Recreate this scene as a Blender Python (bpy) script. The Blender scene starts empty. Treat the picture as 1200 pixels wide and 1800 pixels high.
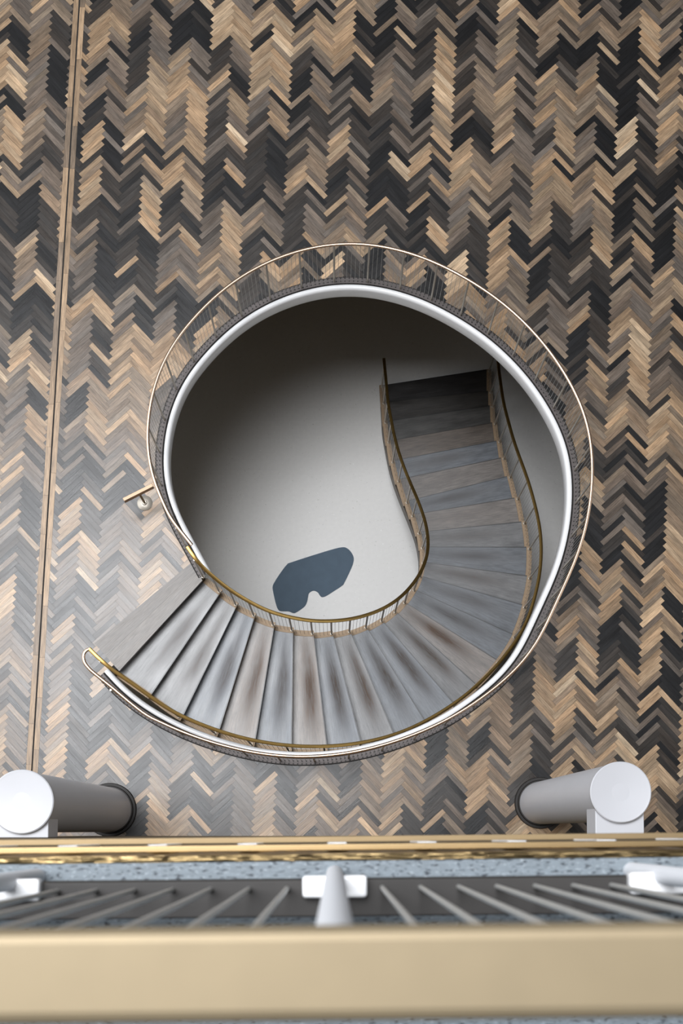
import bpy, bmesh, math, random
import numpy as np
from mathutils import Vector, Matrix, geometry
random.seed(7)
C = bpy.context.scene.collection
SC = bpy.context.scene

# ---------------------------------------------------------------- camera, light, exposure
H = 14.2            # camera above the parquet (m)
F = 2215.0          # focal length in pixels of the 1200x1800 frame
NX, NY = 588.0, 1460.0          # nadir
TILT = math.radians(3.5)
PPY = NY - F*math.tan(TILT)
cam = bpy.data.cameras.new('camera')
co = bpy.data.objects.new('camera', cam); C.objects.link(co)
co.location = (0, 0, H); co.rotation_euler = (TILT, 0, 0)
cam.sensor_fit = 'AUTO'; cam.sensor_width = 36; cam.lens = F/1800*36
cam.shift_x = (600-NX)/1800; cam.shift_y = (PPY-900)/1800
cam.clip_start = .02; cam.clip_end = 200
cam.dof.use_dof = True; cam.dof.focus_distance = 14.6
cam.dof.aperture_fstop = (cam.lens/1000)/.0042
SC.camera = co
SC.view_settings.view_transform = 'Standard'; SC.view_settings.look = 'None'
SC.view_settings.gamma = 1; SC.view_settings.use_curve_mapping = False
SC.view_settings.exposure = 0.32

w = bpy.data.worlds.new('world'); SC.world = w; w.use_nodes = True
def sky_world(amb, peak, direction, power):
    nt = w.node_tree; bg = nt.nodes['Background']
    tc = nt.nodes.new('ShaderNodeTexCoord')
    dt = nt.nodes.new('ShaderNodeVectorMath'); dt.operation = 'DOT_PRODUCT'
    nt.links.new(tc.outputs['Generated'], dt.inputs[0]); dt.inputs[1].default_value = Vector(direction).normalized()
    mx = nt.nodes.new('ShaderNodeMath'); mx.operation = 'MAXIMUM'; nt.links.new(dt.outputs['Value'], mx.inputs[0]); mx.inputs[1].default_value = 0
    pw = nt.nodes.new('ShaderNodeMath'); pw.operation = 'POWER'; nt.links.new(mx.outputs[0], pw.inputs[0]); pw.inputs[1].default_value = power
    ma = nt.nodes.new('ShaderNodeMath'); ma.operation = 'MULTIPLY_ADD'; nt.links.new(pw.outputs[0], ma.inputs[0]); ma.inputs[1].default_value = peak; ma.inputs[2].default_value = amb
    nt.links.new(ma.outputs[0], bg.inputs[1]); bg.inputs[0].default_value = (.93, .96, 1, 1)
sky_world(.09, .5, (-.40, .22, .88), 9)     # bright glazed roof towards the left
def area(name, loc, target, sx, sy, power, col):
    l = bpy.data.lights.new(name, 'AREA'); l.shape = 'RECTANGLE'; l.size = sx; l.size_y = sy
    l.energy = power; l.color = col
    o = bpy.data.objects.new(name, l); C.objects.link(o); o.location = loc
    o.rotation_euler = (Vector(target)-Vector(loc)).to_track_quat('-Z', 'Y').to_euler()
    return o
area('skylight', (-5.7, 6.1, 26), (-5.7, 6.11, 0), 12.5, 10.8, 5200, (.96, .975, 1))     # glazed roof of the atrium
area('west_fill_light', (-7.6, 4.0, 4.2), (0, 3.6, 1.0), 8, 6, 250, (.96, .98, 1))  # unseen fill added so the parquet brightens towards the left
area('lower_hall_fill', (-3.4, 3.4, -.32), (-2.4, 3.6, -4.29), 2, 2, 7, (1, .84, .6))  # warm fill, an unseen source added to lift the dark lower hall
area('east_fill_light', (8.4, 2.0, 4.5), (0, 1.0, 2.0), 5, 5, 85, (.96, .98, 1))  # weak unseen fill added to lighten the left column's inner side

def unproj(px, py, z=0.0):
    d = Vector(((px-NX)/F, -(py-PPY)/F, -1.0))
    d = Matrix.Rotation(TILT, 3, 'X') @ d
    t = (z-H)/d.z
    return Vector((d.x*t, d.y*t, z))
def project(p):
    q = Matrix.Rotation(-TILT, 3, 'X') @ (Vector(p)-Vector((0, 0, H)))
    return (NX+F*q.x/-q.z, PPY-F*q.y/-q.z)

# ---------------------------------------------------------------- materials
def nodes(name):
    m = bpy.data.materials.new(name); m.use_nodes = True
    nt = m.node_tree; return m, nt, nt.nodes['Principled BSDF']
def N(nt, t, **kw):
    n = nt.nodes.new(t)
    for k, v in kw.items(): setattr(n, k, v)
    return n
def L(nt, a, b): nt.links.new(a, b)
def plain(name, col, rough=.5, metal=0, noise=.08, scale=12, bump=0, coat=0):
    m, nt, b = nodes(name)
    tc = N(nt, 'ShaderNodeTexCoord'); nz = N(nt, 'ShaderNodeTexNoise'); nz.inputs['Scale'].default_value = scale
    nz.inputs['Detail'].default_value = 5
    L(nt, tc.outputs['Object'], nz.inputs['Vector'])
    hv = N(nt, 'ShaderNodeMix', data_type='RGBA'); hv.inputs[6].default_value = (*[c*(1-noise) for c in col], 1)
    hv.inputs[7].default_value = (*[min(1, c*(1+noise)) for c in col], 1)
    L(nt, nz.outputs['Fac'], hv.inputs[0]); L(nt, hv.outputs[2], b.inputs['Base Color'])
    b.inputs['Roughness'].default_value = rough; b.inputs['Metallic'].default_value = metal
    b.inputs['Coat Weight'].default_value = coat
    if bump:
        bp = N(nt, 'ShaderNodeBump'); bp.inputs['Strength'].default_value = bump; bp.inputs['Distance'].default_value = .01
        L(nt, nz.outputs['Fac'], bp.inputs['Height']); L(nt, bp.outputs[0], b.inputs['Normal'])
    return m
def wood(name, rough=.5, wear=False, spec=.5):
    """colour from the 'Col' attribute, grain along U"""
    m, nt, b = nodes(name)
    at = N(nt, 'ShaderNodeAttribute', attribute_name='Col')
    uv = N(nt, 'ShaderNodeUVMap', uv_map='UVMap')
    mp = N(nt, 'ShaderNodeMapping'); mp.inputs['Scale'].default_value = (6, 62, 1)
    L(nt, uv.outputs[0], mp.inputs[0])
    nz = N(nt, 'ShaderNodeTexNoise'); nz.inputs['Scale'].default_value = 1; nz.inputs['Detail'].default_value = 6
    nz.inputs['Roughness'].default_value = .65; L(nt, mp.outputs[0], nz.inputs['Vector'])
    mp2 = N(nt, 'ShaderNodeMapping'); mp2.inputs['Scale'].default_value = (2.2, 11, 1); L(nt, uv.outputs[0], mp2.inputs[0])
    nz2 = N(nt, 'ShaderNodeTexNoise'); nz2.inputs['Scale'].default_value = 1; nz2.inputs['Detail'].default_value = 4
    L(nt, mp2.outputs[0], nz2.inputs['Vector'])
    r1 = N(nt, 'ShaderNodeMapRange'); r1.inputs[1].default_value = .25; r1.inputs[2].default_value = .75
    r1.inputs[3].default_value = .48; r1.inputs[4].default_value = 1.52; L(nt, nz.outputs['Fac'], r1.inputs[0])
    r2 = N(nt, 'ShaderNodeMapRange'); r2.inputs[1].default_value = .3; r2.inputs[2].default_value = .7
    r2.inputs[3].default_value = .78; r2.inputs[4].default_value = 1.22; L(nt, nz2.outputs['Fac'], r2.inputs[0])
    mu = N(nt, 'ShaderNodeMath', operation='MULTIPLY'); L(nt, r1.outputs[0], mu.inputs[0]); L(nt, r2.outputs[0], mu.inputs[1])
    vm = N(nt, 'ShaderNodeVectorMath', operation='SCALE'); L(nt, at.outputs['Color'], vm.inputs[0]); L(nt, mu.outputs[0], vm.inputs['Scale'])
    out = vm.outputs[0]
    if wear:   # brown foot-worn patch where the grey finish is gone (second UV map, 0..1 over the tread)
        uw = N(nt, 'ShaderNodeUVMap', uv_map='Tread'); sx = N(nt, 'ShaderNodeSeparateXYZ'); L(nt, uw.outputs[0], sx.inputs[0])
        def bell(sock, c, wd):
            a = N(nt, 'ShaderNodeMath', operation='SUBTRACT'); L(nt, sock, a.inputs[0]); a.inputs[1].default_value = c
            d = N(nt, 'ShaderNodeMath', operation='DIVIDE'); L(nt, a.outputs[0], d.inputs[0]); d.inputs[1].default_value = wd
            p = N(nt, 'ShaderNodeMath', operation='MULTIPLY'); L(nt, d.outputs[0], p.inputs[0]); L(nt, d.outputs[0], p.inputs[1])
            n_ = N(nt, 'ShaderNodeMath', operation='MULTIPLY'); L(nt, p.outputs[0], n_.inputs[0]); n_.inputs[1].default_value = -1
            e = N(nt, 'ShaderNodeMath', operation='EXPONENT'); L(nt, n_.outputs[0], e.inputs[0]); return e.outputs[0]
        w1 = bell(sx.outputs[0], .46, .36); w2 = bell(sx.outputs[1], .62, .27)
        ww = N(nt, 'ShaderNodeMath', operation='MULTIPLY'); L(nt, w1, ww.inputs[0]); L(nt, w2, ww.inputs[1])
        wn = N(nt, 'ShaderNodeMath', operation='MULTIPLY'); L(nt, ww.outputs[0], wn.inputs[0]); L(nt, mu.outputs[0], wn.inputs[1])
        wa = N(nt, 'ShaderNodeMath', operation='MULTIPLY'); L(nt, wn.outputs[0], wa.inputs[0]); L(nt, at.outputs['Alpha'], wa.inputs[1]); wn = wa
        wm = N(nt, 'ShaderNodeMath', operation='MULTIPLY', use_clamp=True); L(nt, wn.outputs[0], wm.inputs[0]); wm.inputs[1].default_value = .9
        mx = N(nt, 'ShaderNodeMix', data_type='RGBA'); L(nt, wm.outputs[0], mx.inputs[0]); L(nt, out, mx.inputs[6])
        mc = N(nt, 'ShaderNodeVectorMath', operation='MULTIPLY'); L(nt, out, mc.inputs[0]); mc.inputs[1].default_value = (.36, .24, .17)
        L(nt, mc.outputs[0], mx.inputs[7]); out = mx.outputs[2]
    L(nt, out, b.inputs['Base Color'])
    b.inputs['Roughness'].default_value = rough; b.inputs['Specular IOR Level'].default_value = spec
    rr = N(nt, 'ShaderNodeMapRange'); rr.inputs[3].default_value = rough-.1; rr.inputs[4].default_value = rough+.12
    L(nt, nz2.outputs['Fac'], rr.inputs[0]); rough_out = rr.outputs[0]
    if wear:
        ra = N(nt, 'ShaderNodeMath', operation='MULTIPLY_ADD'); L(nt, wm.outputs[0], ra.inputs[0]); ra.inputs[1].default_value = .38; L(nt, rough_out, ra.inputs[2]); rough_out = ra.outputs[0]
    L(nt, rough_out, b.inputs['Roughness'])
    bp = N(nt, 'ShaderNodeBump'); bp.inputs['Strength'].default_value = .25; bp.inputs['Distance'].default_value = .003
    L(nt, nz.outputs['Fac'], bp.inputs['Height']); L(nt, bp.outputs[0], b.inputs['Normal'])
    return m
def speckle(name, col, flecks, scale, thr, rough=.5, stretch=(1, 1, 1), var=.18):
    m, nt, b = nodes(name)
    tc = N(nt, 'ShaderNodeTexCoord'); mp = N(nt, 'ShaderNodeMapping'); mp.inputs['Scale'].default_value = stretch
    L(nt, tc.outputs['Object'], mp.inputs[0])
    base = N(nt, 'ShaderNodeTexNoise'); base.inputs['Scale'].default_value = scale*.5; base.inputs['Detail'].default_value = 6
    L(nt, mp.outputs[0], base.inputs['Vector'])
    mx = N(nt, 'ShaderNodeMix', data_type='RGBA'); mx.inputs[6].default_value = (*[c*(1-var) for c in col], 1); mx.inputs[7].default_value = (*[min(1, c*(1+var)) for c in col], 1)
    L(nt, base.outputs['Fac'], mx.inputs[0]); out = mx.outputs[2]
    for i, (fc, t) in enumerate(zip(flecks, thr)):
        nz = N(nt, 'ShaderNodeTexNoise', noise_dimensions='4D'); nz.inputs['W'].default_value = 3.7*i+1
        nz.inputs['Scale'].default_value = scale*(1+.3*i); nz.inputs['Detail'].default_value = 2; L(nt, mp.outputs[0], nz.inputs['Vector'])
        mr = N(nt, 'ShaderNodeMapRange'); mr.inputs[1].default_value = t; mr.inputs[2].default_value = t+.04; L(nt, nz.outputs['Fac'], mr.inputs[0])
        m2 = N(nt, 'ShaderNodeMix', data_type='RGBA'); L(nt, mr.outputs[0], m2.inputs[0]); L(nt, out, m2.inputs[6]); m2.inputs[7].default_value = (*fc, 1)
        out = m2.outputs[2]
    L(nt, out, b.inputs['Base Color']); b.inputs['Roughness'].default_value = rough
    return m
def perforated(name, col):
    m, nt, b = nodes(name)
    uv = N(nt, 'ShaderNodeUVMap', uv_map='UVMap'); mp = N(nt, 'ShaderNodeMapping'); mp.inputs['Scale'].default_value = (1/.048, 1/.032, 1); mp.inputs['Location'].default_value = (0, .02, 0)
    L(nt, uv.outputs[0], mp.inputs[0])
    fr = N(nt, 'ShaderNodeVectorMath', operation='FRACTION'); L(nt, mp.outputs[0], fr.inputs[0])
    sb = N(nt, 'ShaderNodeVectorMath', operation='SUBTRACT'); L(nt, fr.outputs[0], sb.inputs[0]); sb.inputs[1].default_value = (.5, .5, 0)
    ml = N(nt, 'ShaderNodeVectorMath', operation='MULTIPLY'); L(nt, sb.outputs[0], ml.inputs[0]); ml.inputs[1].default_value = (.048, .032, 0)
    ln = N(nt, 'ShaderNodeVectorMath', operation='LENGTH'); L(nt, ml.outputs[0], ln.inputs[0])
    lt = N(nt, 'ShaderNodeMath', operation='LESS_THAN'); L(nt, ln.outputs['Value'], lt.inputs[0]); lt.inputs[1].default_value = .0085
    mx = N(nt, 'ShaderNodeMix', data_type='RGBA'); L(nt, lt.outputs[0], mx.inputs[0]); mx.inputs[6].default_value = (*col, 1); mx.inputs[7].default_value = (.012, .01, .009, 1)
    L(nt, mx.outputs[2], b.inputs['Base Color']); b.inputs['Roughness'].default_value = .5; b.inputs['Metallic'].default_value = .25
    return m
def foil(name):
    m, nt, b = nodes(name)
    tc = N(nt, 'ShaderNodeTexCoord'); mp = N(nt, 'ShaderNodeMapping'); mp.inputs['Scale'].default_value = (7, 150, 60); L(nt, tc.outputs['Object'], mp.inputs[0])
    nz = N(nt, 'ShaderNodeTexNoise'); nz.inputs['Scale'].default_value = 1; nz.inputs['Detail'].default_value = 3; L(nt, mp.outputs[0], nz.inputs['Vector'])
    bp = N(nt, 'ShaderNodeBump'); bp.inputs['Strength'].default_value = 1; bp.inputs['Distance'].default_value = .02; L(nt, nz.outputs['Fac'], bp.inputs['Height'])
    L(nt, bp.outputs[0], b.inputs['Normal']); b.inputs['Base Color'].default_value = (.34, .245, .12, 1); b.inputs['Metallic'].default_value = 1; b.inputs['Roughness'].default_value = .3
    return m

M = dict(
    parquet=wood('parquet_wood', .28, spec=.55), tread=wood('tread_wood', .34, wear=True, spec=.8), board=wood('plain_board_wood', .38, spec=.5),
    gap=plain('dark_gap', (.012, .010, .009), .8),
    white=plain('white_lacquer', (.88, .885, .90), .3, noise=.03, scale=4, coat=.3),
    post_white=plain('painted_post', (.74, .76, .80), .55, noise=.02),
    column=plain('column_paint', (.64, .65, .69), .42, noise=.03, scale=3),
    perf=perforated('perforated_plate', (.11, .095, .092)),
    plate=plain('oiled_plate', (.30, .21, .13), .5, .2, noise=.25, scale=30),
    copper=plain('pale_brass', (.72, .52, .38), .32, 1, noise=.04),
    brass=plain('aged_brass', (.58, .38, .13), .4, 1, noise=.25, scale=9),
    gold=plain('satin_brass', (.25, .18, .095), .4, 1, noise=.12, scale=14),
    matte=plain('matte_brass', (.24, .175, .095), .5, .7, noise=.06, scale=20),
    crossbar=plain('bronze_bar', (.36, .25, .17), .45, .7),
    worn=plain('worn_brass', (.27, .215, .135), .55, .5, noise=.08, scale=30),
    foil=foil('crinkled_brass'),
    steel=plain('brushed_steel', (.50, .46, .40), .4, .65, noise=.1, scale=30),
    cable=plain('pale_rod', (.58, .58, .56), .4, .6, noise=.08, scale=30),
    stringer=plain('stringer_brown', (.11, .085, .062), .5, .1, noise=.2, scale=8),
    riser=plain('riser_dark', (.030, .028, .028), .6),
    soffit=plain('soffit_grey', (.35, .35, .35), .8),
    lower=speckle('terrazzo', (.78, .77, .75), [(.9, .9, .88), (.6, .59, .56)], 34, [.68, .69], .38, var=.05),
    rug=plain('rug_blue', (.105, .15, .20), .85, noise=.14, scale=7),
    carpet=speckle('marbled_lino', (.155, .185, .21), [(.02, .026, .036), (.30, .34, .37)], 300, [.575, .61], .6, (.34, 1.1, 1), .35),
    rail_board=plain('base_rail_wood', (.017, .0145, .013), .6, noise=.5, scale=14),
    wall=plain('plaster', (.17, .125, .07), .9, noise=.04),
)

# ---------------------------------------------------------------- helpers
def new_obj(name, verts, faces, mat, parent=None, smooth=False, uvs=None, cols=None, uv2=None, loc=None):
    me = bpy.data.meshes.new(name); me.from_pydata([tuple(v) for v in verts], [], faces)
    if uvs is not None:
        l = me.uv_layers.new(name='UVMap'); l.data.foreach_set('uv', np.asarray(uvs, dtype=np.float32).ravel())
    if uv2 is not None:
        l = me.uv_layers.new(name='Tread'); l.data.foreach_set('uv', np.asarray(uv2, dtype=np.float32).ravel())
    if cols is not None:
        a = me.color_attributes.new('Col', 'FLOAT_COLOR', 'CORNER'); a.data.foreach_set('color', np.asarray(cols, dtype=np.float32).ravel())
    me.materials.append(mat)
    if smooth: me.polygons.foreach_set('use_smooth', [True]*len(me.polygons))
    me.update()
    o = bpy.data.objects.new(name, me); C.objects.link(o)
    if parent: o.parent = parent
    if loc is not None: o.location = loc
    return o
def bm_obj(name, bm, mat, parent=None, smooth=False, loc=None):
    bmesh.ops.recalc_face_normals(bm, faces=bm.faces)
    me = bpy.data.meshes.new(name); bm.to_mesh(me); bm.free(); me.materials.append(mat)
    if smooth:
        me.polygons.foreach_set('use_smooth', [True]*len(me.polygons)); me.set_sharp_from_angle(angle=math.radians(40))
    o = bpy.data.objects.new(name, me); C.objects.link(o)
    if parent: o.parent = parent
    if loc is not None: o.location = loc
    return o
def thing(name, label, cat, loc=(0, 0, 0), rz=0, group=None):
    o = bpy.data.objects.new(name, None); C.objects.link(o); o.location = loc; o.rotation_euler = (0, 0, rz)
    o.empty_display_size = .1; o['label'] = label; o['category'] = cat
    if group: o['group'] = group
    return o
def struct(o, label=None, cat=None):
    o['kind'] = 'structure'
    if label: o['label'] = label
    if cat: o['category'] = cat
    return o
def bm_box(bm, x0, x1, y0, y1, z0, z1, bevel=0, rot=None):
    r = bmesh.ops.create_cube(bm, size=1)
    vs = r['verts']
    for v in vs:
        v.co = Vector(((x0+x1)/2+v.co.x*(x1-x0), (y0+y1)/2+v.co.y*(y1-y0), (z0+z1)/2+v.co.z*(z1-z0)))
    if bevel:
        es = list({e for v in vs for e in v.link_edges})
        bmesh.ops.bevel(bm, geom=es, offset=bevel, segments=3, affect='EDGES', profile=.5)
def bm_cyl(bm, r0, r1, z0, z1, x=0, y=0, seg=24):
    r = bmesh.ops.create_cone(bm, cap_ends=True, segments=seg, radius1=r0, radius2=r1, depth=z1-z0)
    for v in r['verts']: v.co += Vector((x, y, (z0+z1)/2))
    return r['verts']
def lathe(bm, prof, seg=48):
    rings = []
    for r, z in prof:
        rings.append([bm.verts.new((r*math.cos(2*math.pi*i/seg), r*math.sin(2*math.pi*i/seg), z)) for i in range(seg)])
    for a, b in zip(rings, rings[1:]):
        for i in range(seg): bm.faces.new((a[i], a[(i+1) % seg], b[(i+1) % seg], b[i]))
    bm.faces.new(list(reversed(rings[0]))); bm.faces.new(rings[-1])
def catmull(pts, n=12, closed=False):
    P = [np.array(p, float) for p in pts]; out = []
    m = len(P)
    for i in range(m if closed else m-1):
        p1, p2 = P[i], P[(i+1) % m]
        p0 = P[(i-1) % m] if (closed or i > 0) else 2*p1-p2
        p3 = P[(i+2) % m] if (closed or i < m-2) else 2*p2-p1
        for j in range(n):
            t = j/n
            out.append(.5*(2*p1+(p2-p0)*t+(2*p0-5*p1+4*p2-p3)*t*t+(3*p1-p0-3*p2+p3)*t**3))
    if not closed: out.append(P[-1])
    return np.array(out)
def smooth_path(P, it=2):
    P = P.copy()
    for _ in range(it): P[1:-1] = .25*P[:-2]+.5*P[1:-1]+.25*P[2:]
    return P
def resample(P, step=None, n=None):
    s = np.concatenate([[0], np.cumsum(np.linalg.norm(np.diff(P[:, :2], axis=0), axis=1))])
    n = n or max(2, int(round(s[-1]/step))+1)
    u = np.linspace(0, s[-1], n)
    return np.stack([np.interp(u, s, P[:, k]) for k in range(P.shape[1])], 1), u
def normals2(P):
    T = np.gradient(P[:, :2], axis=0); T /= np.linalg.norm(T, axis=1)[:, None]+1e-9
    return np.stack([-T[:, 1], T[:, 0]], 1)      # left of travel
def sweep(name, P, prof, mat, parent=None, caps=True, smooth=True, side=1, sharp=40):
    """P: n x 3 path; prof: closed list of (offset to the left*side, dz)"""
    Nn = normals2(P)*side; n, m = len(P), len(prof); V = []; Fc = []; U = []
    s = np.concatenate([[0], np.cumsum(np.linalg.norm(np.diff(P, axis=0), axis=1))])
    for i in range(n):
        for a, b in prof: V.append((P[i, 0]+Nn[i, 0]*a, P[i, 1]+Nn[i, 1]*a, P[i, 2]+b))
    for i in range(n-1):
        for j in range(m):
            k = (j+1) % m
            Fc.append((i*m+j, i*m+k, (i+1)*m+k, (i+1)*m+j))
            U += [(s[i], prof[j][0]), (s[i], prof[k][0]), (s[i+1], prof[k][0]), (s[i+1], prof[j][0])]
    if caps:
        Fc.append(tuple(range(m))); U += [(0, 0)]*m
        Fc.append(tuple(reversed([(n-1)*m+j for j in range(m)]))); U += [(0, 0)]*m
    o = new_obj(name, V, Fc, mat, parent, smooth, uvs=U)
    bm = bmesh.new(); bm.from_mesh(o.data); bmesh.ops.recalc_face_normals(bm, faces=bm.faces); bm.to_mesh(o.data); bm.free()
    if smooth: o.data.set_sharp_from_angle(angle=math.radians(sharp))
    return o
def oval(wd, ht, n=12, p=.6):
    out = []
    for i in range(n):
        a = 2*math.pi*i/n; c, s = math.cos(a), math.sin(a)
        out.append((wd/2*math.copysign(abs(c)**p, c), ht/2*math.copysign(abs(s)**p, s)))
    return out
def inside(poly, pts):
    x, y = pts[:, 0], pts[:, 1]; r = np.zeros(len(pts), bool); n = len(poly); j = n-1
    for i in range(n):
        xi, yi = poly[i]; xj, yj = poly[j]
        c = ((yi > y) != (yj > y)) & (x < (xj-xi)*(y-yi)/(yj-yi+1e-12)+xi); r ^= c; j = i
    return r
def clip_half(poly, axis, lim, keep_greater):
    out = []; n = len(poly)
    for i in range(n):
        a, b = poly[i], poly[(i+1) % n]
        da = (a[axis]-lim)*(1 if keep_greater else -1); db = (b[axis]-lim)*(1 if keep_greater else -1)
        if da >= 0: out.append(a)
        if (da > 0 > db) or (da < 0 < db):
            t = da/(da-db); out.append((a[0]+(b[0]-a[0])*t, a[1]+(b[1]-a[1])*t))
    return out

# ---------------------------------------------------------------- the opening in the floor
WPX = [(362,1008),(347,982),(335,957),(311,917),(299,890),(290,860),(285.5,830),(286,796.7),(291.7,750),(306.7,700),(330,656.7),(366.7,613.3),(406.7,574),(453.3,542),(506.7,517.5),(560,503),(600,498),(636.7,498.5),(676.7,505),(716,515.5),(753.3,530),
       (785,546),(814.7,563.5),(842,581),(868.3,601),(895,626),(918.2,650),(937,673),(952.7,696),(979.5,741.2),(998,787.2),(1005.5,833),(1006,873),(1003.5,912.5),(991.7,972),(973,1024),(946,1079),(921,1138),(900,1170),(873,1199),(841,1224),(806.7,1250),(753,1280),
       (693,1304),(625,1323),(560,1331),(490,1330),(420,1317),(370,1302),(320,1283),(270,1257),(222,1224),(192,1195),(183,1181)]
W = catmull([unproj(x, y, .03) for x, y in WPX], 10)
W = smooth_path(resample(W, .04)[0], 70); W[:, 2] = 0
WN = normals2(W)                      # left of travel: outward (path runs clockwise)
def woff(d):
    Q = W.copy(); Q[:, :2] += WN*d; return Q
hole = [tuple(p[:2]) for p in woff(.04)]          # floor edge, under the flange
_a, _b = np.array(hole[-1]), np.array(hole[0])
hole_np = np.array(hole+[tuple(_a+(_b-_a)*t) for t in np.linspace(0, 1, 60)[1:-1]])

# ---------------------------------------------------------------- parquet floor
PHI = math.radians(-2.7)
cs, sn = math.cos(PHI), math.sin(PHI)
def to_ab(p): return (p[0]*cs+p[1]*sn, -p[0]*sn+p[1]*cs)
def to_xy(a, b): return (a*cs-b*sn, a*sn+b*cs)
PLL, PLW = .337, .0595
aR = to_ab(unproj(131.5, 300))[0]; aL = to_ab(unproj(110.9, 300))[0]; aG = to_ab(unproj(121.2, 300))[0]
TONES = {'black': (.007, .0065, .007), 'char': (.032, .026, .022), 'grey': (.125, .098, .078), 'brown': (.20, .145, .100), 'tan': (.33, .225, .138), 'light': (.45, .325, .21)}
PROB = [('black', .15), ('char', .20), ('grey', .23), ('brown', .19), ('tan', .19), ('light', .04)]
def pick():
    r = random.random()*sum(p for _, p in PROB)
    for k, p in PROB:
        r -= p
        if r <= 0: return k
    return 'grey'
class Planks:
    def __init__(s): s.V = []; s.F = []; s.U = []; s.K = []
    def poly(s, pts, uv, col, z):
        b = len(s.V); s.V += [(x, y, z) for x, y in pts]; s.F.append(tuple(range(b, b+len(pts)))); s.U += uv; s.K += [(*col, 1)]*len(pts)
def build_floor():
    pk = Planks(); g = .0007; r2 = math.sqrt(.5)
    def emit(quad_ab, u_dir, col):
        cx = sum(q[0] for q in quad_ab)/len(quad_ab); cy = sum(q[1] for q in quad_ab)/len(quad_ab)
        ou, ov = random.random()*50, random.random()*50
        def uvof(p): 
            dx, dy = p[0]-cx, p[1]-cy
            return (dx*u_dir[0]+dy*u_dir[1]+ou, -dx*u_dir[1]+dy*u_dir[0]+ov)
        xy = [to_xy(*p) for p in quad_ab]
        ins = inside(hole_np, np.array(xy+[to_xy(cx, cy)]))
        dmin = np.min(np.hypot(hole_np[:, 0]-to_xy(cx, cy)[0], hole_np[:, 1]-to_xy(cx, cy)[1]))
        if dmin > .22:
            if ins[-1]: return
            pk.poly(xy, [uvof(p) for p in quad_ab], col, 0); return
        if len(quad_ab) != 4: 
            if not ins[-1]: pk.poly(xy, [uvof(p) for p in quad_ab], col, 0)
            return
        q = [np.array(p) for p in quad_ab]; la = np.linalg.norm(q[1]-q[0]); lb = np.linalg.norm(q[3]-q[0])
        na, nb = max(1, int(la/.02)), max(1, int(lb/.02)); cells = []; cen = []
        for i in range(na):
            for j in range(nb):
                cc = [q[0]+(q[1]-q[0])*a/na+(q[3]-q[0])*b/nb for a, b in ((i, j), (i+1, j), (i+1, j+1), (i, j+1))]
                cells.append(cc); cen.append(to_xy(*(sum(cc)/4)))
        ins = inside(hole_np, np.array(cen))
        for c, k in zip(cells, ins):
            if not k: pk.poly([to_xy(*p) for p in c], [uvof(p) for p in c], col, 0)
    def panel(lim, greater, amin, amax, off):
        pitch = PLL*2*r2; vstep = PLW*2*r2
        for ci in range(int(amin/pitch)-2, int(amax/pitch)+3):
            for kind in (0, 1):
                run = 0; tone = 'grey'
                for m in range(-int(1.2/vstep)-8, int(12.6/vstep)+8):
                    if run <= 0:
                        tone = pick(); run = random.choice([1, 2, 3, 3, 4, 4, 5, 6, 7])
                    run -= 1
                    q_ = random.random(); od = list(TONES); ti = od.index(tone)
                    t = tone if q_ < .66 else (od[max(0, ti-1)] if q_ < .79 else (od[min(len(od)-2, ti+1)] if q_ < .90 else pick()))
                    j = random.uniform(.75, 1.25); hue = random.uniform(-.06, .06)
                    c0 = TONES[t]; col = (c0[0]*j*(1+hue), c0[1]*j, c0[2]*j*(1-hue))
                    # frame (u,v): H plank [0,L]x[0,W]; V plank [0,W]x[W,W+L]; lattice (W,W),(L,-L)
                    ox, oy = m*PLW+ci*PLL, m*PLW-ci*PLL
                    if kind == 0: x0, x1, y0, y1, ud = ox+g, ox+PLL-g, oy+g, oy+PLW-g, (1, 0)
                    else: x0, x1, y0, y1, ud = ox+g, ox+PLW-g, oy+PLW+g, oy+PLW+PLL-g, (0, 1)
                    qd = [(x0, y0), (x1, y0), (x1, y1), (x0, y1)]
                    # rotate by 45deg so that (W,W) is +b
                    ab = [((p[0]-p[1])*r2+off[0], (p[0]+p[1])*r2+off[1]) for p in qd]
                    udr = ((ud[0]-ud[1])*r2, (ud[0]+ud[1])*r2)
                    bc = sum(p[1] for p in ab)/4; ac = sum(p[0] for p in ab)/4
                    if ac < amin-.3 or ac > amax+.3 or bc < -.9 or bc > 12.2: continue
                    ab = clip_half(ab, 0, lim, greater)
                    if len(ab) < 3: continue
                    if to_xy(ac, bc)[1] < -.25: continue
                    emit(ab, udr, col)
    panel(aR, True, aR, 6.4, (.05, .02))
    panel(aL, False, -6.6, aL, (.31, .11))
    o = new_obj('floor', pk.V, pk.F, M['parquet'], uvs=pk.U, cols=pk.K)
    return struct(o, 'herringbone parquet of black, brown and tan planks', 'floor')
build_floor()
def board_strip(name, lo, hi):
    pk = Planks(); b = -1.0
    while b < 12.2:
        ln = random.uniform(.45, .95); j = random.uniform(.8, 1.15); t = random.choice(['tan', 'tan', 'brown', 'tan'])
        col = tuple(c*j for c in TONES[t]); ou = random.random()*40
        q = [(lo, b+.001), (lo, b+ln-.001), (hi, b+ln-.001), (hi, b+.001)]
        xy = [to_xy(*p) for p in q]
        if min(p[1] for p in xy) > -.3: pk.poly(xy, [(p[1]+ou, p[0]) for p in q], col, 0.0005)
        b += ln
    return struct(new_obj(name, pk.V, pk.F, M['board'], uvs=pk.U, cols=pk.K))
board_strip('trim_1', aL+.001, aG-.009); board_strip('trim_2', aG+.009, aR-.001)

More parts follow.
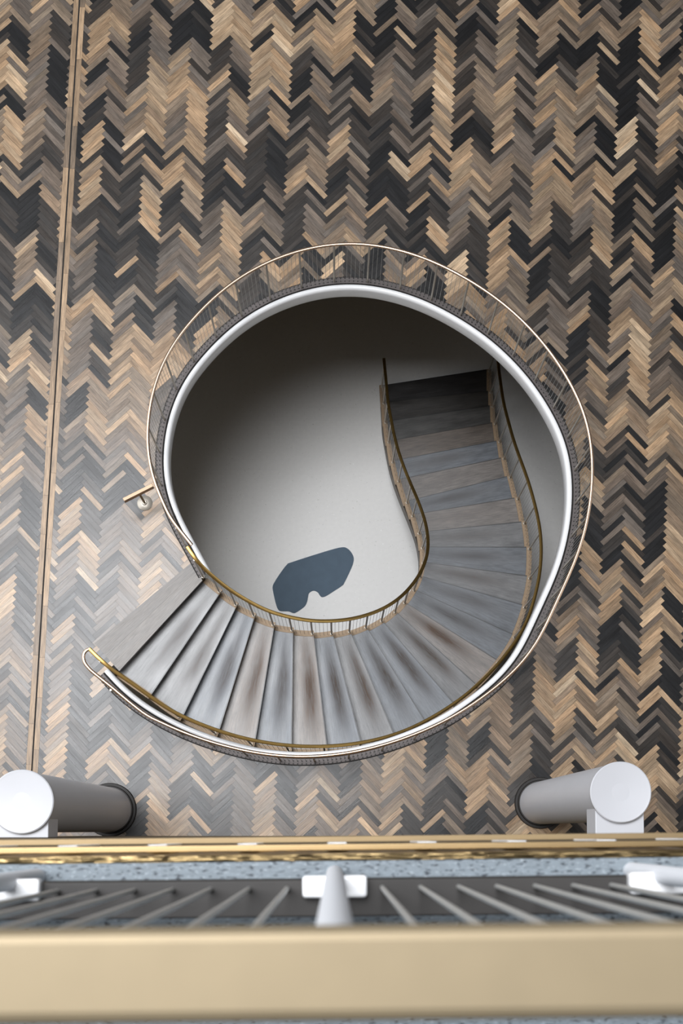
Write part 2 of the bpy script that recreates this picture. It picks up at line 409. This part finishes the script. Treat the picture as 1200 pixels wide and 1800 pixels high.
def flat_with_hole(outer, holes, z):
    polys = [[Vector((*p, 0)) for p in outer]]+[[Vector((*p, 0)) for p in h] for h in holes]
    flat = [v for pl in polys for v in pl]
    tri = geometry.tessellate_polygon(polys)
    return [(v.x, v.y, z) for v in flat], [tuple(t) for t in tri]
OUT = [(-6.6, -.16), (6.9, -.16), (6.9, 12.0), (-6.6, 12.0)]
def slab(name, ztop, zbot, mat):
    h = [tuple(p[:2]) for p in woff(.03)[::3]]
    v1, f1 = flat_with_hole(OUT, [h], ztop); v2, f2 = flat_with_hole(OUT, [h], zbot)
    n = len(v1); V = v1+v2; Fc = list(f1)+[tuple(reversed([i+n for i in t])) for t in f2]
    no = len(OUT); m = len(h)
    for i in range(m): a, b = no+i, no+(i+1) % m; Fc.append((a, b, b+n, a+n))
    for i in range(no): a, b = i, (i+1) % no; Fc.append((a, b, b+n, a+n))
    bm = bmesh.new(); vs = [bm.verts.new(v) for v in V]
    for t in Fc:
        try: bm.faces.new([vs[i] for i in t])
        except ValueError: pass
    return bm_obj(name, bm, mat)
struct(slab('floor_slab', -.003, -.04, M['gap']))
struct(slab('ceiling', -.041, -.28, M['wall']), 'underside of the parquet floor over the lower hall', 'ceiling')

# rim of the opening
sweep('trim_3', W, [(0, 0), (0, .026), (-.012, .032), (-.030, .032), (-.044, .026), (-.054, .012), (-.058, -.008), (-.058, -.17), (-.05, -.19), (-.028, -.19), (-.028, 0)], M['white'])
struct(bpy.data.objects['trim_3'], 'rounded white rim around the round floor opening', 'rim')
sweep('trim_4', W, [(.002, 0), (.002, .007), (.100, .007), (.100, 0)], M['gap'], smooth=False)
struct(bpy.data.objects['trim_4'], 'thin dark joint between parquet and railing flange', 'trim')

# lower hall
RISE = .165; NT = 25
ZL = -(NT+1)*RISE
bm = bmesh.new(); bm_box(bm, -6.6, 6.9, -.8, 12.0, ZL-.2, ZL)
struct(bm_obj('lower_floor', bm, M['lower']), 'pale speckled floor of the lower hall', 'floor')
for nm, (x0, x1, y0, y1) in dict(wall_west=(-6.75, -6.6, -.8, 12), wall_east=(6.9, 7.05, -.8, 12), wall_north=(-6.75, 7.05, 12, 12.15)).items():
    bm = bmesh.new(); bm_box(bm, x0, x1, y0, y1, ZL-.2, -.28); struct(bm_obj(nm, bm, M['wall']))
bm = bmesh.new(); bm_box(bm, -6.75, 7.05, -.30, -.06, ZL-.2, H-1.9)
struct(bm_obj('wall_south', bm, M['wall']), 'plain wall below the balcony', 'wall')

# ---------------------------------------------------------------- staircase
IPX = [(352,1010),(380,1036),(412,1062),(443,1081),(476,1098),(509,1107.5),(544.6,1114),(577,1115),(609.6,1112),(639,1105),(667,1094),(691,1079),(709,1062),(726,1040),(738,1015),(743,991),(742,968),(737,943),(727,915),(715,885),(701,850),(690,815),(683,781),(677,748),(674,715),(671,683)]
OPX = [(206,1184),(264,1224),(319,1263),(383,1291),(447,1310),(513,1320),(577,1321),(638,1314),(697,1298),(751,1272),(802,1238),(840,1204),(876,1163),(904,1119),(920,1071),(929.5,1021),(929.7,968),(921,921),(909,877),(896,841.5),(885,809),(876.7,776.5),(869,745),(864.8,713.7),(861.5,683),(859,651)]
NOS = [((359.5,1016),(210,1179)),((387,1042),(265,1222.5)),((416,1065),(322.5,1257)),((448,1083),(387,1279)),((482,1101.5),(449,1300.5)),((515.3,1109),(513,1311)),((551.5,1117),(575,1312)),((585.8,1117.4),(635,1306)),((618.5,1116),(692.5,1289)),((648.8,1109),(749,1269)),((675.5,1094.7),(801,1239)),((700,1078.7),(838.7,1204)),((714.7,1060),(874.7,1160)),((736,1039),(902,1114.5)),((746.6,1014),(917.8,1062)),((747.7,988),(923,1011)),((753,961),(922,961)),((753,933),(920,916)),((745,900.5),(908,874)),((736,875),(894,836)),((720.7,838),(883,803.6)),((708.8,805.8),(874.5,774)),((696.8,772),(868,741.8)),((690,738),(863,712)),((683.8,705),(859,686.6)),((680.6,675.8),(858,648.7))]
def side_curve(px):
    P = [np.array(unproj(x, y, -k*RISE)) for k, (x, y) in enumerate(px)]
    P = [P[0]+(P[0]-P[1])]+P+[P[-1]+(P[-1]-P[-2])]
    Q = catmull(P, 16); return smooth_path(Q, 30)
IC, OC = side_curve(IPX), side_curve(OPX)
def shift(Q, d):
    R = Q.copy(); R[:, :2] += normals2(Q)*d; return R
IE = shift(IC, -.035)     # tread ends, travelling down: right of the inner side is the stair
OE = shift(OC, .035)
def cross(P, a, b):
    a = np.array(a[:2]); d = np.array(b[:2])-a; best = None
    for i in range(len(P)-1):
        p, e = P[i, :2], P[i+1, :2]-P[i, :2]
        den = d[0]*e[1]-d[1]*e[0]
        if abs(den) < 1e-12: continue
        q = p-a; t = (q[0]*e[1]-q[1]*e[0])/den; u = (q[0]*d[1]-q[1]*d[0])/den
        if 0 <= u <= 1 and -.35 < t < 1.35:
            best_t = min(abs(t), abs(t-1))
            if best is None or best_t < best[0]: best = (best_t, i+u)
    return best[1]
def at(P, f):
    i = int(min(max(math.floor(f), 0), len(P)-2)); t = f-i; return P[i]*(1-t)+P[i+1]*t
sI, sO = [], []
for k, (a, b) in enumerate(NOS):
    A, B = unproj(*a, -k*RISE), unproj(*b, -k*RISE)
    sI.append(cross(IE, A, B)); sO.append(cross(OE, A, B))
stair = thing('staircase', 'curved staircase of grey-blue wooden treads sweeping down through the round opening', 'staircase', tuple(unproj(780, 700, ZL)))
S0 = Vector(stair.location)
def part(o): 
    o.parent = stair; o.matrix_parent_inverse = Matrix.Translation(-S0); return o
def tread_mesh(name, ins, outs, z, th, col, mat, wear=0, edge=False):
    """ins/outs: matching rows from back to front; builds a thick board with grain along its length"""
    n = len(ins); nu = 14; V = []; Fc = []; U = []; U2 = []; ou, ov = random.random()*40, random.random()*40
    ln = np.linalg.norm(np.array(ins[-1][:2])-np.array(outs[-1][:2]))
    for lev in (z, z-th):
        for r in range(n):
            for c in range(nu+1):
                t = c/nu; V.append((ins[r][0]*(1-t)+outs[r][0]*t, ins[r][1]*(1-t)+outs[r][1]*t, lev))
    G = n*(nu+1); K = []; rowv = ROWV if edge else [r/(n-1) for r in range(n)]
    def uv(i):
        i %= G; r, c = divmod(i, nu+1); return (c/nu*ln+ou, rowv[r]*.33+ov)
    def add(f):
        Fc.append(f)
        last = edge and min((i % G)//(nu+1) for i in f) >= n-2; cc = [x*.18 for x in col] if last else col  # front row darkened: shadow line at the nosing painted into the colour
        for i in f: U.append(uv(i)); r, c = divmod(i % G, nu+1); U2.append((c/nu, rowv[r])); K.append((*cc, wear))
    for r in range(n-1):
        for c in range(nu):
            a = r*(nu+1)+c; q = (a, a+1, a+nu+2, a+nu+1); add(q); add(tuple(reversed([i+G for i in q])))
    for r in range(n-1):
        for c in (0, nu):
            a = r*(nu+1)+c; b = a+nu+1; add((a, b, b+G, a+G))
    for c in range(nu):
        for r in (0, n-1):
            a = r*(nu+1)+c; add((a, a+1, a+1+G, a+G))
    o = new_obj(name, V, Fc, mat, uvs=U, uv2=U2, cols=K)
    bm = bmesh.new(); bm.from_mesh(o.data); bmesh.ops.recalc_face_normals(bm, faces=bm.faces); bm.to_mesh(o.data); bm.free()
    return part(o)
BLUE = (.185, .205, .235); BRN = (.235, .205, .185); GRY = (.20, .20, .205); DK = (.022, .02, .02)
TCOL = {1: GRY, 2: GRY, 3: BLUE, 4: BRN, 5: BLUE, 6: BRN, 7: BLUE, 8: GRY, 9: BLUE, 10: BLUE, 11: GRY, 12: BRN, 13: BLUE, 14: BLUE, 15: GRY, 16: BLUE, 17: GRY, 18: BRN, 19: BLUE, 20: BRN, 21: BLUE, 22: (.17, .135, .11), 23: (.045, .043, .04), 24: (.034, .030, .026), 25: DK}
WEAR = {1: .45, 2: .5, 3: .7, 4: .8, 5: .8, 13: .7, 14: .6, 15: .6, 16: .6, 17: .5, 18: .3, 19: .6, 20: .2, 21: .6, 22: .3, 23: .3, 24: .3, 25: 0}
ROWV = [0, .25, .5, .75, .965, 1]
for k in range(1, NT+1):
    fi = [sI[k-1]+(sI[k]-sI[k-1])*t for t in ROWV]; fo = [sO[k-1]+(sO[k]-sO[k-1])*t for t in ROWV]
    ins = [at(IE, f) for f in fi]; outs = [at(OE, f) for f in fo]
    # carry the board a little under the nosing above
    ins[0] = ins[0]+(ins[0]-ins[1])*.5; outs[0] = outs[0]+(outs[0]-outs[1])*.5
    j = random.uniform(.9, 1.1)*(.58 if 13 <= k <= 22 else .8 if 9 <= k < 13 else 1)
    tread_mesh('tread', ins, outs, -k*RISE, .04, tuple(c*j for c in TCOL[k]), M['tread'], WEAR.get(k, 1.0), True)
    # riser, set back behind the nosing above
    a = at(IE, sI[k-1]-.10*(sI[k]-sI[k-1])); b = at(OE, sO[k-1]-.10*(sO[k]-sO[k-1]))
    d = Vector((b-a)[:2]).normalized(); nrm = Vector((-d.y, d.x))*.008
    V = []
    for z in (-k*RISE+.001, -(k-1)*RISE-.041):
        for p, s in ((a, 1), (b, 1), (b, -1), (a, -1)): V.append((p[0]+nrm.x*s, p[1]+nrm.y*s, z))
    part(new_obj('riser', V, [(3, 2, 1, 0), (4, 5, 6, 7), (0, 1, 5, 4), (1, 2, 6, 5), (2, 3, 7, 6), (3, 0, 4, 7)], M['riser']))
    # perforated side plates carrying the rods
    for Q, ss, sg in ((IC, sI, 1), (OC, sO, -1)):
        seg = np.array([at(Q, f) for f in np.linspace(ss[k-1]-1.0, ss[k], 9)]); seg[:, 2] = -k*RISE
        part(sweep('side_plate', seg, [(-.034*sg, .004), (.036*sg, .004), (.036*sg, -.045), (-.034*sg, -.045)], M['plate'], smooth=False))
# landing boards at the top
seam_i, seam_o = np.array(unproj(335, 990)), np.array(unproj(166, 1131))
fr_i, fr_o = at(IE, sI[0]), at(OE, sO[0])
for q in range(2):
    t0, t1 = (0, .46) if q == 0 else (.463, 1)
    rows = [t0, t1]
    ins = [seam_i*(1-t)+fr_i*t for t in rows]; outs = [seam_o*(1-t)+fr_o*t for t in rows]
    tread_mesh('landing_board', ins, outs, .004, .04, tuple(c*(1.05 if q else .95) for c in (.19, .172, .158)), M['board'])
# stringers and soffit
def stair_z(Q):   # height of the pitch line at each sample of a side curve (16 samples per step, one extra step first)
    return -(np.arange(len(Q))/16.0-1)*RISE
for Q, sg in ((IC, 1), (OC, -1)):
    P = Q[10:-12].copy(); P[:, 2] = (stair_z(Q)-RISE-.05)[10:-12]; P[:, 2] = np.maximum(P[:, 2], ZL+.02)
    P2 = P[::3]
    V = []; Fc = []; nn = normals2(P2)
    for p, n_ in zip(P2, nn):
        zb = max(p[2]-.26, ZL)
        for a, z in ((-.02, p[2]), (.03, p[2]), (.03, zb), (-.02, zb)): V.append((p[0]+n_[0]*a*sg, p[1]+n_[1]*a*sg, z))
    for i in range(len(P2)-1):
        for j in range(4): Fc.append((i*4+j, i*4+(j+1) % 4, i*4+4+(j+1) % 4, i*4+4+j))
    Fc += [(0, 1, 2, 3), tuple(len(V)-4+i for i in (3, 2, 1, 0))]
    part(new_obj('stringer', V, Fc, M['stringer'], smooth=False))
V = []; Fc = []
zz = stair_z(IC)-RISE-.20
idx = list(range(16, len(IC)-22, 4))
for i in idx:
    for P in (IE[i], OE[i]):
        V.append((P[0], P[1], max(zz[i], ZL+.01)))
    for P in (IE[i], OE[i]): V.append((P[0], P[1], max(zz[i]-.03, ZL)))
for i in range(len(idx)-1):
    a = i*4; b = a+4; Fc += [(a, a+1, b+1, b), (a+2, b+2, b+3, a+3), (a, b, b+2, a+2), (a+1, a+3, b+3, b+1)]
part(new_obj('soffit', V, Fc, M['soffit']))

# ---------------------------------------------------------------- railings
RH = .93
def cyl_mesh(name, r, h, seg, mat, foot=0):
    bm = bmesh.new(); bm_cyl(bm, r, r, 0, h, seg=seg)
    if foot: bm_cyl(bm, foot, foot*.8, 0, .012, seg=16)
    bmesh.ops.recalc_face_normals(bm, faces=bm.faces)
    me = bpy.data.meshes.new(name); bm.to_mesh(me); bm.free(); me.materials.append(mat)
    me.polygons.foreach_set('use_smooth', [True]*len(me.polygons)); me.set_sharp_from_angle(angle=math.radians(40)); return me
POST = cyl_mesh('post', .0115, 1, 12, M['steel'], foot=.02)
PLAIN_POST = cyl_mesh('post', .0115, 1, 12, M['steel'])
ROD = cyl_mesh('rod', .0021, 1, 8, M['cable'])
def inst(name, me, root, p, h):
    o = bpy.data.objects.new(name, me); C.objects.link(o); o.parent = root
    o.location = Vector(p)-Vector(root.location); o.scale = (1, 1, h); return o
def add_rods(root, items):
    """items: (base point, height); the hundred that show largest become parts, the rest one part"""
    def size(it):
        a, b = project(it[0]), project((it[0][0], it[0][1], it[0][2]+it[1])); return math.hypot(a[0]-b[0], a[1]-b[1])
    items = sorted(items, key=size, reverse=True)
    for p, h in items[:100]: inst('rod', ROD, root, p, h)
    if items[100:]:
        bm = bmesh.new()
        for p, h in items[100:]:
            bm_cyl(bm, .0021, .0021, p[2]-root.location.z, p[2]+h-root.location.z, p[0]-root.location.x, p[1]-root.location.y, seg=8)
        o = bm_obj('rod_row', bm, M['cable'], root, True); o['kind'] = 'stuff'

# railing round the opening
wp = woff(.05)
root = thing('well_railing', 'railing with pale brass handrail around the round floor opening', 'railing', (*wp[len(wp)//2][:2], .007))
fl = sweep('flange', W, [(.022, .007), (.022, .014), (.088, .014), (.088, .007)], M['perf'], smooth=False)
fl.parent = root; fl.location = -Vector(root.location)
base, u = resample(wp, .385)
fine, uf = resample(wp, n=(len(base)-1)*8+1)
for p in base[1:-1]: inst('post', PLAIN_POST, root, (p[0], p[1], .014), RH-.03)
add_rods(root, [((p[0], p[1], .014), RH-.03) for i, p in enumerate(fine) if i % 8])
hp = [p for p in wp[::6]]
hp = [np.array((p[0], p[1], RH)) for p in hp]
st = [np.array(unproj(337, 958, RH))]
hp = st+[p for p in hp if np.hypot(*(p-st[0])[:2]) > .12 and (p[1] > st[0][1] or p[0] > 0 or p[1] < 2.2)]
# close the loop at the foot of the picture with a tight bend back to the stair rail
endpx = [(195,1207),(170,1187),(157,1176),(148,1164),(146,1153),(149,1144),(156,1141)]
ends = [np.array(unproj(x, y, RH)) for x, y in endpx]
cut = [i for i, p in enumerate(hp) if np.hypot(*(p-ends[0])[:2]) < .22]
hp = hp[:cut[0]] if cut else hp
HP = smooth_path(resample(catmull(hp+ends, 8), .03)[0], 2)
h = sweep('handrail', HP, oval(.037, .030, 14, 1.0), M['copper'], smooth=True, sharp=80); h.parent = root; h.location = -Vector(root.location)

def stair_rail(Q, ss, side, start, end, label, per, group=None):
    root = thing('stair_railing', label, 'railing', tuple(at(Q, ss[13])*np.array((1, 1, 0))+np.array((0, 0, -13*RISE))), group=group)
    rods = []
    # posts just behind each nosing, rods between
    for k in range(0, NT+1):
        f = ss[k]-1.4; p = at(Q, f); z = -k*RISE if k else 0.004
        sp = -RISE*(np.interp(f, ss, range(len(ss))))
        inst('post', POST, root, (p[0], p[1], z+.004), sp+RH-.03-z)
        if k:
            f0 = ss[k-1]-1.4
            for j in range(1, per+1):
                ff = f0+(f-f0)*j/(per+1); p = at(Q, ff); zt = -RISE*np.interp(ff, ss, range(len(ss)))
                zb = -k*RISE if ff > ss[k-1]-1.0 else -(k-1)*RISE
                rods.append(((p[0], p[1], zb+.004), zt+RH-.03-zb))
    add_rods(root, rods)
    pts = [np.array(unproj(x, y, RH)) for x, y in start]
    for f in np.linspace(ss[0]+2, ss[-1]-2, 52):
        p = at(Q, f).copy(); p[2] = -RISE*np.interp(f, ss, range(len(ss)))+RH; pts.append(p)
    pts += [np.array(unproj(x, y, -NT*RISE+RH-.02)) for x, y in end]
    P = smooth_path(resample(catmull(pts, 6), .035)[0], 8)
    h = sweep('handrail', P, oval(.042, .026, 12, .45), M['brass'], sharp=80); h.parent = root; h.location = -Vector(root.location)
    return root
stair_rail(IC, sI, 1, [(329,961),(336,972),(347,986)], [(674.5,630)], 'inner stair railing with dark brass handrail along the bright hall void', 4)
stair_rail(OC, sO, -1, [(156.5,1140),(168,1152),(185,1167)], [(872,612)], 'outer stair railing with dark brass handrail beside the white rim', 7)

# ---------------------------------------------------------------- rug on the lower floor
RUG = [(600.5,962),(611,964.5),(618.5,973),(621.5,982),(619,994),(611,1012),(605,1024),(601.4,1029),(586.5,1039),(572.5,1047.6),(565.5,1049.4),(562,1046.7),(558.5,1041.5),(553,1038.5),(548,1039),(542.7,1043),(541,1050),(539,1059),(534,1067),(520,1076.5),(514.7,1077.4),(507.7,1074.7),(500.7,1074.4),(492,1073.9),(487.6,1069.5),(484,1059),(479.7,1039.7),(479,1031),(482.4,1023),(492,1008),(504,992.5),(513,988),(572.5,969)]
rc = unproj(550, 1015, ZL)
pl = [tuple(p[:2]) for p in catmull([unproj(x, y, ZL+.012)-rc for x, y in RUG], 4, True)]
v, f = flat_with_hole(pl, [], .012); n = len(v)
bm = bmesh.new(); vs = [bm.verts.new(p) for p in v+[(a, b, 0) for a, b, _ in v]]
for t in f: bm.faces.new([vs[i] for i in t]); bm.faces.new([vs[i+n] for i in reversed(t)])
for i in range(n): bm.faces.new((vs[i], vs[(i+1) % n], vs[(i+1) % n+n], vs[i+n]))
o = bm_obj('rug', bm, M['rug'], loc=rc); o['label'] = 'slate blue freeform rug with a rounded notch on the pale lower floor'; o['category'] = 'rug'

# ---------------------------------------------------------------- brass stand
bp = unproj(254.5, 884.5, 0)
root = thing('barrier_stand', 'small brass T-shaped stand on the parquet left of the round opening', 'stand', tuple(bp))
bm = bmesh.new(); lathe(bm, [(.088, 0), (.088, .004), (.082, .010), (.03, .018), (.022, .03)], 40); bm_obj('base', bm, M['steel'], root, True)
bm = bmesh.new(); bm_cyl(bm, .013, .013, .02, .46, seg=20); bm_obj('stem', bm, M['matte'], root, True)
d = (unproj(268, 853, .5)-unproj(216.5, 879, .5)); ang = math.atan2(d.y, d.x)
c = (unproj(268, 853, .5)+unproj(216.5, 879, .5))/2-bp
bm = bmesh.new(); bm_box(bm, -d.length/2, d.length/2, -.019, .019, -.085, .0, .003)
o = bm_obj('crossbar', bm, M['crossbar'], root); o.location = (0, 0, .5); o.rotation_euler = (0, 0, ang)
o.location = (c.x*.6, c.y*.6, .5)

# ---------------------------------------------------------------- columns
def column(px, py, label, r, top, xsign):
    p = unproj(px, py, 0)
    root = thing('steel_column', label, 'column', tuple(p), group='grey columns below the balcony')
    bm = bmesh.new(); lathe(bm, [(r, .0), (r, top-.012), (r-.012, top)], 64); bm_obj('shaft', bm, M['column'], root, True)
    bm = bmesh.new(); lathe(bm, [(r+.052, .0), (r+.052, .02), (r+.045, .035), (r+.02, .035), (r+.012, .06), (r+.001, .06)], 64); bm_obj('base_ring', bm, M['rail_board'], root, True)
    bm = bmesh.new(); lathe(bm, [(r+.006, top-.03), (r+.010, top-.02), (r+.010, top+.004), (r+.002, top+.012), (r-.02, top+.008), (.001, top-.004)], 64); bm_obj('cap', bm, M['column'], root, True)
    bm = bmesh.new(); bm_box(bm, -r*.83, r*.83, -p.y-.058, -.04, top-.40, top-.045, .008); bm_obj('beam', bm, M['column'], root)
    return root
column(949, 1411.5, 'pale grey column standing right of the opening, joined to the wall by a beam', .238, 4.0, 1)
column(193, 1423.5, 'shaded grey column standing left of the opening, beside the stair foot', .25, 4.0, -1)

# ---------------------------------------------------------------- balcony the photographer leans from
RZ = math.radians(.62)
ZC = H-1.55
bal = lambda y: y
root = thing('balcony_floor', 'blue grey marbled floor of the near balcony', 'floor', (0, 0, ZC), RZ); root['kind'] = 'structure'
bm = bmesh.new(); bm_box(bm, -4, 4, -2.4, -.0372, -.012, 0); bm_obj('covering', bm, M['carpet'], root)
bm = bmesh.new(); bm_box(bm, -4, 4, -2.4, -.040, -.34, -.012); bm_obj('slab', bm, M['wall'], root)

root = thing('brass_edging', 'three brass bars along the edge of the near balcony floor', 'edging', (0, -.03, ZC-.35), RZ)
def bar(name, y0, y1, z0, z1, mat, bev): 
    bm = bmesh.new(); bm_box(bm, -3.9, 3.9, y0+.03, y1+.03, z0+.35, z1+.35, bev); return bm_obj(name, bm, mat, root)
bar('crinkled_strip', -.0368, -.0286, -.30, .001, M['foil'], .0012)
bar('upper_bar', -.0266, -.0172, -.135, -.10, M['gold'], .002)
bar('lower_bar', -.0176, -.0086, -.39, -.35, M['matte'], .001)
for i in range(-4, 6):
    x = (440+i*151-588)/1260
    bm = bmesh.new(); bm_box(bm, x-.012, x+.014, -.0275+.03, -.0162+.03, .35-.30, .35-.136, .001); bm_obj('bracket', bm, M['white'], root)

root = thing('balcony_railing', 'out of focus railing in the foreground with white post and brass handrail', 'railing', (0, -.06, ZC), RZ)
def rel(y): return y+.06
bm = bmesh.new(); bm_box(bm, -2.5, 2.5, rel(-.0965), rel(-.0545), .085, .13, .002); bm_obj('base_board', bm, M['rail_board'], root)
bm = bmesh.new(); bm_box(bm, -2.5, 2.5, rel(-.083), rel(-.0415), .985, 1.0, .006); bm_obj('handrail', bm, M['worn'], root)
for i in range(-3, 4):
    x = (588-588)/F*1.42+i*.364
    bm = bmesh.new(); bm_cyl(bm, .0105, .0105, 0, .99, x, rel(-.053), 20); po = bm_obj('post', bm, M['post_white'], root, True)
    bm = bmesh.new(); bm_box(bm, x-.036, x+.036, rel(-.0745), rel(-.050), .125, .145, .004); bm_obj('clip', bm, M['white'], po)
    for j in range(1, 8):
        xr = x+(j+.25)*.364/8.5
        bm = bmesh.new(); bm_cyl(bm, .0029, .0029, .128, .988, xr, rel(-.0645), 12); bm_obj('rod', bm, M['cable'], root, True)
